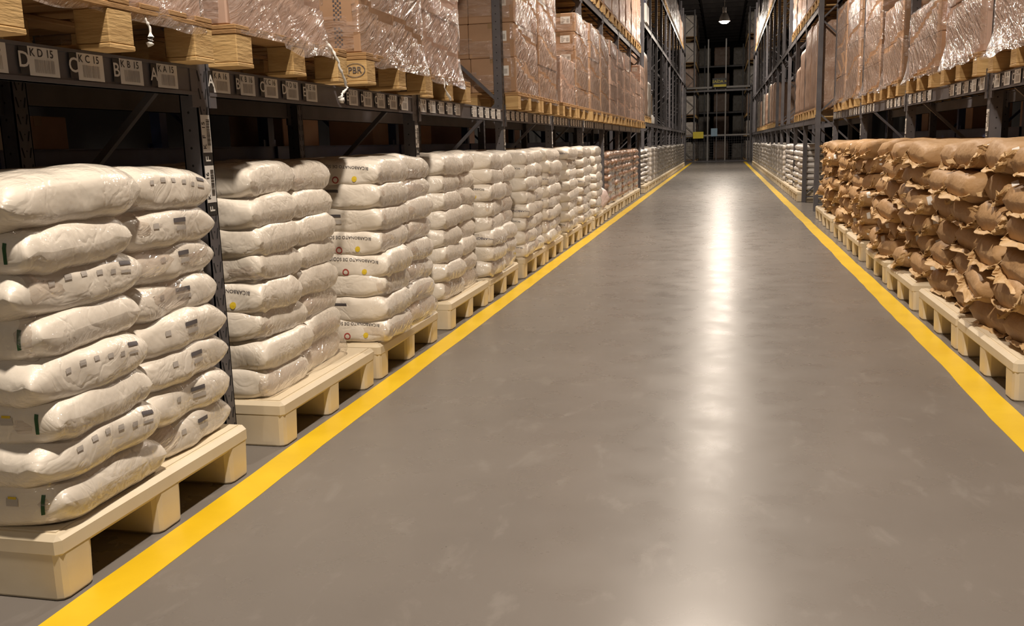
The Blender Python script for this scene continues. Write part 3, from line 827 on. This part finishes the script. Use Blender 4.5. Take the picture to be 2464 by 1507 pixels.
# ---------------------------------------------------------------- cartons
_cart = {}
def carton(dx, dy, dz, mat, lab, sgn):
    key = (round(dx, 3), round(dy, 3), round(dz, 3), mat, lab, sgn)
    if key not in _cart:
        mb = MB().box(-dx / 2, dx / 2, -dy / 2, dy / 2, 0, dz, 0, .006)
        o = mb.build('carton', [mat])
        t = MB(); e = .0012
        t.box(-dx / 2 - e, dx / 2 + e, -.03, .03, dz - .05, dz + e)      # tape over the lid seam and down both ends
        t.box(-.03, .03, -dy / 2 - e, dy / 2 + e, dz - .05, dz + e)
        t.build('packing_tape', 'tape', o)
        if lab == 'card':
            l = MB(); O = Vector((sgn * (dx / 2 - .14), -dy / 2 - .002, dz * .62))
            put2d(l, rect2(-.07, .07, -.05, .05), O, (1, 0, 0), (0, 0, 1), 0)
            for k in range(4): put2d(l, rect2(-.055, -.055 + .03 + .016 * (k % 3), -.035 + k * .02, -.027 + k * .02), O - Vector((0, .001, 0)), (1, 0, 0), (0, 0, 1), 1)
            put2d(l, rect2(.02, .055, -.03, .02), O - Vector((0, .001, 0)), (1, 0, 0), (0, 0, 1), 1)
            l.build('paper_label', ['card', 'ink_soft'], o)['label'] = 'white printed label'
        elif lab == 'dots':
            l = MB()
            for zc in (.085, .235):
                O = Vector((sgn * (dx / 2 - .13), -dy / 2 - .0015, zc))
                for a in range(4):
                    for b in range(9):
                        if (a + b) % 2 == 0: put2d(l, rect2(-.024 + a * .013, -.013 + a * .013, -.055 + b * .0125, -.044 + b * .0125), O, (1, 0, 0), (0, 0, 1), 0)
            l.build('printed_marks', ['ink'], o)['label'] = 'dark checked print'
        elif lab == 'blue':
            l = MB(); O = Vector((sgn * (dx / 2 + .002), dy / 2 - .12, dz * .55))
            put2d(l, ring_geo(0, .045), O, (0, sgn, 0), (0, 0, 1), 0); l.build('round_sticker', ['ink_blue'], o)['label'] = 'round dark blue sticker'
        _cart[key] = Proto(o)
    return _cart[key].get()

def load(sgn, xf, y0, y1, zb, ztop, rows, where, mat='carton', lab=None, seed=0, film=True, depth=.95, gapa=.36, single=False, cols=2, group='cartons on the racks', small=False, flare=.0, fcover=None):
    """a pallet load of cartons; front of the load at x=xf (aisle side), going into the rack"""
    rr = random.Random(seed * 13 + 5)
    zc = zb + .178; h = (ztop - zc) / rows
    dyc = (y1 - y0) / cols; dxc = depth / 2
    for r in range(rows):
        jx = rr.uniform(-.012, .012)
        for c in range(cols):
            for d in (0, 1):
                if d == 1 and c > 0: continue
                o = carton(dxc - .004, dyc - .004, h - .003, mat, lab if d == 0 and (c == 0 if lab != 'blue' else (c == 1 and r == 0)) else None, sgn)
                o.location = (xf - sgn * (dxc * (d + .5)) + jx, y0 + dyc * (c + .5), zc + h * r + .001)
                rown = 'single row' if rows == 1 else ('bottom row' if r == 0 else 'top row' if r == rows - 1 else ORD[r] + ' row up')
                o_l = '%s brown carton, %s, %s' % (('aisle side, nearer' if c == 0 else 'aisle side, farther') if d == 0 else 'rear', rown, where)
                tag(o, o_l, 'carton', group)
    if film:
        o = film_ring(min(xf + sgn * .012, xf - sgn * (depth + .012)), max(xf + sgn * .012, xf - sgn * (depth + .012)), y0 - .012, y1 + .012, zb + .11, ztop + .0, sgn, seed + 50, mat='film', gap=(gapa, .32 * sgn, .11, .55), du=.035, dz=.03, flare=flare, fz=.25)
        tag(o, 'wrinkled clear stretch film around the carton load %s' % where, 'stretch film', 'films round the carton loads')

# left, first rack level: (y0, pallet y0, top, rows, look)
XLF = -2.15
LD = [
    (2.36, 3.5, 3.05, 2, 'above the nearest white stack', 'carton_pink', None),
    (3.67, 4.64, 3.1, 2, 'over the second white stack', 'carton_pink', 'blue'),
    (5.0, 6.12, 3.2, 2, 'over the third white stack', 'carton', 'dots'),
    (6.53, 7.52, 3.3, 3, 'over the fourth white stack', 'carton_pink', 'card'),
    (9.30, 10.48, 3.32, 4, 'over the sixth white stack', 'carton', 'card'),
    (10.55, 11.72, 3.4, 4, 'over the seventh white stack', 'carton', 'card'),
    (12.05, 13.2, 2.55, 1, 'over the eighth white stack', 'carton_pink', None),
    (13.35, 14.55, 3.25, 5, 'over the ninth white stack', 'carton', 'card'),
    (14.8, 15.98, 3.28, 5, 'over the tenth white stack', 'carton', 'card'),
    (16.1, 17.28, 3.25, 4, 'above the small pink bag', 'carton', 'card'),
    (17.5, 18.66, 3.3, 5, 'over wrapped brown stack one', 'carton_pink', 'card'),
    (18.75, 19.95, 3.25, 4, 'over wrapped brown stack two', 'carton_pink', None),
    (20.15, 21.3, 3.3, 4, 'over wrapped brown stack three', 'carton_pink', 'card'),
    (21.4, 22.58, 3.0, 4, 'over wrapped brown stack four', 'carton_pink', 'card'),
    (22.8, 23.98, 2.9, 3, 'over wrapped brown stack five', 'carton_pink', None),
    (24.1, 25.28, 3.35, 5, 'at the labelled left rack end', 'carton_pink', 'card'),
]
for i, (ya, yb, zt, rows, where, mat, lab) in enumerate(LD):
    xf = {0: -2.08, 1: -2.06, 2: -2.0, 3: -2.14}.get(i, -2.07)
    wp = place_wood(xf + .03, ya - .01 if i else yb - 1.19, LV1 + .001, 1, 'pale wooden pallet on the left rack beam, %s' % where, 'wooden pallets on the left rack', small=i > 7)
    if i == 2: pbr = wp
    load(1, xf, ya, yb, LV1, zt, rows, where, mat, lab, seed=i + 1, flare=.05 if i in (1, 2, 3) else .02)
mb = MB(); yb_ = 1.2 + .001                     # the near end of the third load's pallet carries an oval stamp
put2d(mb, text_geo('PBR', .05, .004), (.072, yb_, .078), (-1, 0, 0), (0, 0, 1), 0)
g = ring_geo(.058, .063, 24); put2d(mb, ([(x, y * .62) for x, y in g[0]], g[1]), (.072, yb_, .078), (-1, 0, 0), (0, 0, 1), 0)
mb.build('stamp', 'ink', pbr)['label'] = 'oval stamp on the pallet block'
def film_tail(parent_film, pts, r, seed):
    P = [Vector(p) for p in pts]; Q = []
    for a, b in zip(P[:-1], P[1:]):
        for k in range(6): Q.append(a.lerp(b, k / 6) + Vector((noise.noise((len(Q) * .5, seed, 0)), noise.noise((len(Q) * .5, seed, 5)), 0)) * .008)
    Q.append(P[-1]); L = len(Q)
    mb = MB().tube(Q, r, 7, rr=[r * (.6 + .5 * noise.noise((k * .8, seed, 2)) + (.9 if k > L - 5 else 0)) for k in range(L)])
    o = mb.build('twisted_tail', 'white', parent_film); o.matrix_parent_inverse = Matrix.Translation(parent_film.location).inverted(); o['label'] = 'twisted film end hanging down'
films = [o for o in C.objects if o.name.startswith('stretch_film') and 'load' in o.get('label', '')]
film_tail(films[1], [(-2.035, 4.60, 1.97), (-2.0, 4.62, 1.91), (-1.985, 4.66, 1.82), (-1.985, 4.73, 1.735), (-1.985, 4.65, 1.70), (-1.985, 4.635, 1.66)], .011, 2)
film_tail(films[0], [(-2.06, 3.065, 1.90), (-2.045, 3.07, 1.86), (-2.045, 3.065, 1.80)], .008, 7)
film_tail(films[3], [(-2.12, 6.98, 1.95), (-2.09, 6.88, 1.86), (-2.08, 7.0, 1.77)], .007, 9)

# right, first rack level
RD = [
    (6.15, 7.36, 3.2, 2, 'above the second brown stack', 'carton_pink', None),
    (7.64, 8.84, 3.4, 3, 'above the third brown stack', 'carton_pink', None),
    (9.1, 10.5, 2.62, 2, 'above the fourth brown stack', 'carton', None),
    (10.85, 12.05, 2.85, 2, 'above the fifth brown stack', 'carton', None),
    (12.3, 13.65, 3.5, 5, 'above the sixth brown stack', 'carton', None),
    (14.15, 15.45, 3.55, 4, 'above the seventh brown stack', 'carton', None),
    (15.6, 16.85, 3.5, 4, 'above the eighth brown stack', 'carton', None),
]
for i, (ya, yb, zt, rows, where, mat, lab) in enumerate(RD):
    place_wood(1.86, (ya + yb) / 2 - .6, LV1 + .051, -1, 'brown wooden pallet on the right rack beam, %s' % where, 'wooden pallets on the right rack')
    load(-1, 1.89, ya, yb, LV1 + .05, zt, rows, where, mat, lab, seed=30 + i, flare=.06, gapa=.5)

# ---------------------------------------------------------------- simple wrapped loads that are far away or high up
def make_wrapped(seed, mat, rows=0):
    mb = MB(); rr = random.Random(seed); nx, nz = 20, (48 if rows else 14); vs_ = []; fs = []
    path = []
    for k in range(nx * 4):
        s = k // nx; t = k % nx / nx - .5
        path.append(((.47, t * 1.14), (-t * .94, .57), (-.47, -t * 1.14), (t * .94, -.57))[s])
    n_ = len(path)
    for j in range(nz + 1):
        for k, (x, y) in enumerate(path):
            d = 1 + .03 * noise.noise((x * 3 + seed, y * 3, j * .45)) - .02 * abs(math.sin(j * PI / 3.5))
            if rows:
                d = .95 + .05 * abs(math.sin(j / nz * PI * rows)) ** .6 + .05 * noise.noise((x * 4 + seed, y * 4, j / nz * rows * .8))
            if j == nz: d *= .93
            vs_.append((x * d, y * d, j / nz))
    for j in range(nz):
        for k in range(n_): fs.append((j * n_ + k, j * n_ + (k + 1) % n_, (j + 1) * n_ + (k + 1) % n_, (j + 1) * n_ + k))
    fs.append(tuple(nz * n_ + k for k in range(n_))); fs.append(tuple(range(n_))[::-1])
    mb.add(vs_, fs, 0, True)
    return Proto(mb.build('wrapped_load', mat))
M['wrap_brown'] = sack_mat('cartons_in_film', (.30, .185, .13), (.42, .29, .215), .45, .14, .7)
M['wrap_pale'] = sack_mat('pale_goods_in_film', (.48, .43, .38), (.62, .57, .52), .95, .12, .9)
M['wrap_grey'] = sack_mat('grey_goods_in_film', (.20, .18, .15), (.34, .31, .27), 1.0, .10, 1.0)
WR = {m: [make_wrapped(s, m) for s in (1, 2, 3)] for m in ('wrap_brown', 'wrap_pale', 'wrap_grey')}
for m in ('wrap_pale', 'wrap_grey'): WR[m + '_rows'] = [make_wrapped(s, m, 7) for s in (4, 5, 6)]
def put_load(sgn, xf, y, zb, zt, mat, where, seed, pal=True, cat='pallet load', grp='wrapped pallet loads high and far'):
    h = .178
    if pal: place_wood(xf, y, zb + .001, sgn, 'small wooden pallet, %s' % where, 'wooden pallets high and far', small=True)
    else: h = .002
    o = WR[mat][seed % 3].get(); o.location = (xf - sgn * .48, y + .6, zb + h); o.scale = (1, 1, zt - zb - h)
    desc = {'wrap_brown': 'brown', 'wrap_pale': 'pale', 'wrap_grey': 'grey', 'wrap_pale_rows': 'pale', 'wrap_grey_rows': 'grey'}[mat]
    return tag(o, '%s film wrapped load, %s' % (desc, where), cat, grp)

# second level of the near left rack and upper levels
k = 0
for i in range(len(PL) - 1):
    for h in (0, 1):
        y = PL[i] + .07 + h * 1.3
        zt = LV2 + R.uniform(1.1, 1.6)
        put_load(1, XLF, y, LV2, zt, 'wrap_brown', 'second level of the labelled left rack, %s place' % ORD[i * 2 + h], k); k += 1
for i in range(len(PL) - 1):  # out-of-view loads, added to keep lamp light off the wall behind
    for h in (0, 1): put_load(1, XLF, PL[i] + .07 + h * 1.3, LV3, LV3 + R.uniform(1.3, 1.6), 'wrap_brown', 'added third level of the labelled left rack, %s place' % ORD[i * 2 + h], i + h)
for i in range(1, len(PR) - 1):  # same on the right: unseen loads added to block light over the rack
    for h in (0, 1): put_load(-1, 1.87, PR[i] + .15 + h * 1.45, LV3, LV3 + R.uniform(1.3, 1.6), 'wrap_brown', 'added third level over the brown sacks, %s place' % ORD[(i - 1) * 2 + h], i + h)
for i in range(1, len(PR) - 1):
    for h in (0, 1):
        y = PR[i] + .15 + h * 1.45
        put_load(-1, 1.87, y, LV2 + .05, LV2 + R.uniform(1.2, 1.6), 'wrap_brown', 'second level over the brown sacks, %s place' % ORD[(i - 1) * 2 + h], k); k += 1
# far left rack: one tall load, then bare posts, then the top level
put_load(1, XL, bay(PLF, 0), 1.98, 3.95, 'wrap_brown', 'first level of the far left rack, first place', 1)
put_load(1, XL, bay(PLF, 1), 1.98, 3.2, 'wrap_pale', 'first level of the far left rack, second place', 2)
for j in range(20):
    y = bay(PLF, j)
    put_load(1, XL, y, 6.5, 6.5 + R.uniform(1.2, 1.7), R.choice(('wrap_brown', 'wrap_pale', 'wrap_brown')), 'top level of the far left rack, %s place' % ORD[min(j, 19)], j)
# far right rack
for j, (b, zt, m) in enumerate([(0, 3.55, 'wrap_brown'), (1, 3.6, 'wrap_brown'), (2, 3.3, 'wrap_brown'), (3, 3.0, 'wrap_brown'), (11, 3.3, 'wrap_brown'), (12, 3.35, 'wrap_brown'), (13, 3.4, 'wrap_grey'), (15, 3.2, 'wrap_brown'), (17, 3.3, 'wrap_grey'), (19, 3.1, 'wrap_brown'), (21, 3.2, 'wrap_grey')]):
    put_load(-1, 1.70, bay(PRF, b), LV1, zt, m, 'first level of the far right rack, %s load' % ORD[j], j)
for j in range(5):
    put_load(-1, 1.70, bay(PRF, j), 3.8, 3.8 + R.uniform(1.2, 1.6), 'wrap_brown', 'second level of the far right rack, %s place' % ORD[j], j)
for j in range(20):
    put_load(-1, 1.70, bay(PRF, j + 6), 6.15, 6.15 + R.uniform(1.2, 1.9), R.choice(('wrap_brown', 'wrap_pale')), 'top level of the far right rack, %s place' % ORD[j], j)

# ---------------------------------------------------------------- far floor stacks
def far_stack(sgn, xe, y, where, mat='sack_far', layers=8, top=1.24, seed=0):
    place_plastic(y, xe, sgn, 'small cream plastic pallet under %s' % where, 'plastic pallets far down the aisle', small=True)
    p = (top - PH) / layers
    for l in range(layers):
        o = whiteF[(l + seed) % 3].get(); o.rotation_euler = (0, 0, PI / 2 + R.uniform(-.04, .04)); o.location = (xe - sgn * (.42 + R.uniform(-.02, .02)), y + .6, PH + .004 + p * (l + .5)); o.scale = (1.04, 1, p / .148)
        tag(o, 'white sack, %s layer of %s' % (LAY[l] if l < layers - 1 else 'top', where), 'sack', 'white sacks far down the aisle')
for j in range(2): far_stack(1, -2.06, (25.5, 26.95)[j], 'the %s white stack behind the left rack gap' % ORD[j], seed=j, top=1.2)
for j in range(4): far_stack(-1, 1.62, bay(PRF, j + 2), 'the %s white stack past the bare right posts' % ORD[j], seed=j, top=1.24)
for j in range(18):
    y = bay(PLF, j + 1); wh = 'on the floor of the far left row, %s along' % ORD[j]
    place_plastic(y, -2.06, 1, 'small cream plastic pallet %s' % wh, 'plastic pallets far down the aisle', small=True)
    put_load(1, -2.08, y, PH + .003, 1.22 + R.uniform(-.03, .03), 'wrap_grey_rows' if j > 1 else 'wrap_pale_rows', wh, j, pal=False, cat='sack stack', grp='wrapped sack stacks far down the aisle')
for j in range(19):
    y = bay(PRF, j + 6); wh = 'on the floor of the far right row, %s along' % ORD[j]
    place_plastic(y, 1.62, -1, 'small cream plastic pallet %s' % wh, 'plastic pallets far down the aisle', small=True)
    put_load(-1, 1.64, y, PH + .003, 1.2 + R.uniform(-.03, .03), 'wrap_pale_rows', wh, j, pal=False, cat='sack stack', grp='wrapped sack stacks far down the aisle')

# wrapped brown stacks at the end of the labelled left rack
brownF = [Proto(sack_mb(sack_fn(.62, .58, .16, s, tip=.4, boxy=.6, lump=.02), 16, 16).build('brown_paper_sack', 'kraft_wrap')) for s in (51, 52)]
for i, y0 in enumerate((17.52, 18.8, 20.2, 21.45, 22.85)):
    w = ORD[i]
    place_plastic(y0, -2.08, 1, 'cream plastic pallet under the %s film wrapped brown stack in the left row' % w, 'plastic pallets on the left', small=True)
    nl = 7
    for l in range(nl):
        for h in (0, 1):
            o = brownF[(l + h) % 2].get(); o.location = (-2.42 + R.uniform(-.02, .02), y0 + .3 + .6 * h, PH + .004 + .144 * (l + .5))
            o.rotation_euler = (0, 0, R.uniform(-.05, .05)); o.scale = (1, 1, .95)
            tag(o, 'film covered brown sack, %s column, %s layer of the %s wrapped brown stack' % ('nearer' if h == 0 else 'farther', LAY[l] if l < 6 else 'top', w), 'sack', 'wrapped brown sacks of the left row')
    fo = film_ring(-2.75, -2.128, y0 + .02, y0 + 1.18, PH, PH + 1.0, 1, 80 + i)
    tag(fo, 'clear stretch film round the %s wrapped brown stack on the left' % w, 'stretch film', 'films round the brown stacks')
# low pallet with a crumpled pink bag
place_plastic(16.1, -2.05, 1, 'cream plastic pallet carrying only a small pink bag', 'plastic pallets on the left', small=True)
o = sack_mb(sack_fn(.6, .55, .36, 61, tip=.8, boxy=.8, lump=.06), 20, 20).build('plastic_bag', 'pinkbag'); o.location = (-2.34, 16.6, PH + .19); o.rotation_euler = (0, 0, .4)
tag(o, 'crumpled pale pink plastic bag lying low on a pallet', 'bag')

# odd goods on the far left rack
mb = MB(); mb.lathe([(.02, 0), (.40, 0), (.43, .03), (.43, .2), (.44, .22), (.43, .24), (.43, .78), (.44, .8), (.42, .95), (.3, 1.0), (.02, 1.0)], 28)
root = empty('drum', (-2.70, 30.9, 2.0)); mb.build('drum_body', 'drum', root)
MB().lathe([(.02, 1.0), (.45, 1.0), (.45, 1.06), (.43, 1.08), (.02, 1.08)], 28).build('drum_lid', 'steel', root)
tag(root, 'amber drum with dark lid on the far left rack', 'drum')
for j in range(5):
    o = MB().lathe([(.01, 0), (.085, 0), (.09, .02), (.09, .2), (.05, .24), (.04, .28), (.01, .28)], 14).build('white_jug', 'white')
    o.location = (-2.27, 29.55 + .3 * j, 1.985); tag(o, 'small white jug on the rack edge before the amber drum', 'jug', 'white jugs by the drum')
o = MB().box(-2.9, -2.15, 27.1, 28.1, 4.75, 5.3, 0, .03).build('white_box', 'white'); tag(o, 'white box standing high at the start of the far left rack', 'box')
o = WR['wrap_brown'][0].o.copy(); C.objects.link(o); o.data = o.data.copy(); o.data.materials[0] = M['blue_wrap']; o.name = 'blue_bundle'
for kk in ('label', 'category', 'group'):
    if kk in o: del o[kk]
o.location = (-2.55, 27.6, 5.302); o.scale = (.75, .85, 1.0); tag(o, 'dark blue plastic wrapped bundle on top of the white box', 'bundle')

# ---------------------------------------------------------------- goods seen through the racks
for j, (y, z, dx, dy, dz, m) in enumerate([(3.0, 1.45, .5, .6, .35, 'carton_pink'), (4.3, 1.45, .5, .45, .18, 'carton'), (7.5, 1.45, .5, .7, .28, 'carton'), (9.6, 1.45, .5, .8, .42, 'carton'), (10.9, 1.45, .5, .6, .4, 'carton'), (13.0, 1.45, .5, .6, .36, 'carton_pink'), (16.0, 1.45, .5, .9, .4, 'carton_pink')]):
    o = carton(dx, dy, dz, m, None, 1); o.location = (-3.85, y, z + .001)
    tag(o, 'dim carton on the dark blue rack behind the white sacks, %s along' % ORD[j], 'carton', 'cartons in the next aisle')
for j, (y, dz) in enumerate([(6.0, .3), (8.6, .45), (11.4, .4), (14.2, .4), (17, .35)]):
    o = carton(.5, .7, dz, 'carton', None, -1); o.location = (3.6, y, 1.451)
    tag(o, 'dim carton on the rack behind the brown sacks, %s along' % ORD[j], 'carton', 'cartons in the next aisle')

# ---------------------------------------------------------------- the end of the aisle
YE = 61.0
root = empty('steel_gantry', (0, YE, 0)); tag(root, 'dark steel gantry with rails closing the far end of the aisle', 'gantry')
for x in (-.93, .17): MB().box(x - .04, x + .04, -.04, .04, 0, 7.7).build('post', 'steel_light', root).location = (0, 0, 0)
MB().box(-.4, -.35, -.02, .02, 0, 4.7).build('post', 'steel', root)
for x in (-2.35, 1.75): MB().box(x - .06, x + .06, -.06, .06, 0, 4.9).build('post', 'steel', root)
MB().box(-2.35, 1.75, -.06, .06, 4.66, 4.78).build('rail', 'steel_light', root)
MB().box(-2.35, 1.75, -.3, -.2, 4.45, 4.55).build('rail', 'steel', root)
MB().box(-2.35, 1.75, -.03, .03, 1.66, 1.76).build('rail', 'steel_light', root)
MB().box(-2.35, 1.75, -.05, .05, .02, .1).build('rail', 'steel', root)
mesh = MB()
for k in range(28): mesh.bar((-2.3 + k * .145, .02, .1), (-2.3 + k * .145, .02, 1.66), .008, .008)
for k in range(10): mesh.bar((-2.3, .02, .15 + k * .16), (1.7, .02, .15 + k * .16), .008, .008)
mesh.build('wire_mesh', 'steel', root)
def sign(name, x, z, w, h, y, board, ink, lines, label):
    mb = MB().box(x - w / 2, x + w / 2, y, y + .03, z - h / 2, z + h / 2, 0)
    for s, dz, sz, mi in lines: put2d(mb, text_geo(s, sz, .01), (x, y - .003, z + dz), (1, 0, 0), (0, 0, 1), mi)
    return tag(mb.build(name, [board, ink, 'sign_yellow']), label, 'sign')
o = sign('exit_sign', -.22, 4.98, .88, .56, YE - .40, 'sign_black', 'card', [('SAÍDA >', .07, .24, 2)], 'black exit sign with yellow lettering and an arrow on the gantry rail')
mb = MB(); put2d(mb, rect2(-.36, .42, -.25, -.11), (-.22, YE - .403, 4.98), (1, 0, 0), (0, 0, 1), 0); b_ = mb.build('sign_strip', 'sign_yellow', o); b_['label'] = 'plain yellow strip'
MB().box(-.5, -.46, YE - .37, YE - .2, 4.5, 4.75).build('bracket', 'steel', o)
sign('notice_board', -.52, 1.9, .4, .5, YE - .12, 'sign_blue', 'card', [], 'pale blue notice board fixed to the gantry mesh')
sign('warning_sign', -1.52, 1.75, .66, .42, YE - .2, 'sign_yellow', 'black', [], 'yellow warning sign at the left rack end')
# racks with goods past the gantry, on both sides and across
for sgn, x in ((1, -1.75), (-1, 1.55)):
    side = 'left' if sgn > 0 else 'right'
    rack_row('pallet_rack', 'lit rack full of wrapped goods past the gantry on the %s' % side, x, sgn, [61.3, 64.1, 66.9, 69.7],
             [(1.6, (0, 3)), (2.9, (0, 3)), (4.6, (0, 3)), (6.2, (0, 3)), (7.8, (0, 3))], 9.6, detail=False)
    q = 0
    for z, hh in ((PH, 1.1), (1.6, 1.0), (2.9, 1.4), (4.6, 1.4), (6.2, 1.4), (7.8, 1.5)):
        for j in range(6):
            put_load(sgn, x + sgn * .06, 61.35 + 1.39 * j, z if z > PH else .0, z + hh, R.choice(('wrap_pale', 'wrap_brown', 'wrap_grey')),
                     '%s tier of the %s rack past the gantry, %s bay' % (['floor', 'second', 'third', 'fourth', 'fifth', 'top'][q], side, ORD[j]), j + q)
        q += 1
yield_beams.clear()
root = empty('cross_rack', (0, 72, 0)); tag(root, 'dim rack standing across the aisle behind the gantry', 'rack', 'steel pallet racks')
for x in (-4.2, -1.4, 1.4, 4.2): MB().box(x, x + .09, 0, .09, 0, 8.4).build('post', 'steel', root)
for z in (1.8, 3.5, 5.2, 6.9): MB().box(-4.2, 4.29, -.03, .03, z - .12, z).build('beam', 'steel', root)
q = 0
for z in (0, 1.8, 3.5, 5.2, 6.9):
    for j in range(5):
        o = WR['wrap_grey' if j % 2 else 'wrap_brown'][q % 3].get(); o.rotation_euler = (0, 0, PI / 2); o.location = (-2.9 + 1.4 * j, 72.55, z + .002); o.scale = (1, 1, R.uniform(1.1, 1.45)); q += 1
        tag(o, 'dim wrapped load on the cross rack, %s tier, %s in its row' % (['floor', 'second', 'third', 'fourth', 'top'][int(z / 1.7 + .1)], ORD[j]), 'pallet load', 'wrapped loads on the cross rack')

for o in list(bpy.data.objects):                 # kinds that were never placed
    if o.parent is None and o.type in ('MESH', 'EMPTY') and 'label' not in o and o.get('kind') != 'structure':
        for ch in list(o.children_recursive): bpy.data.objects.remove(ch)
        bpy.data.objects.remove(o)
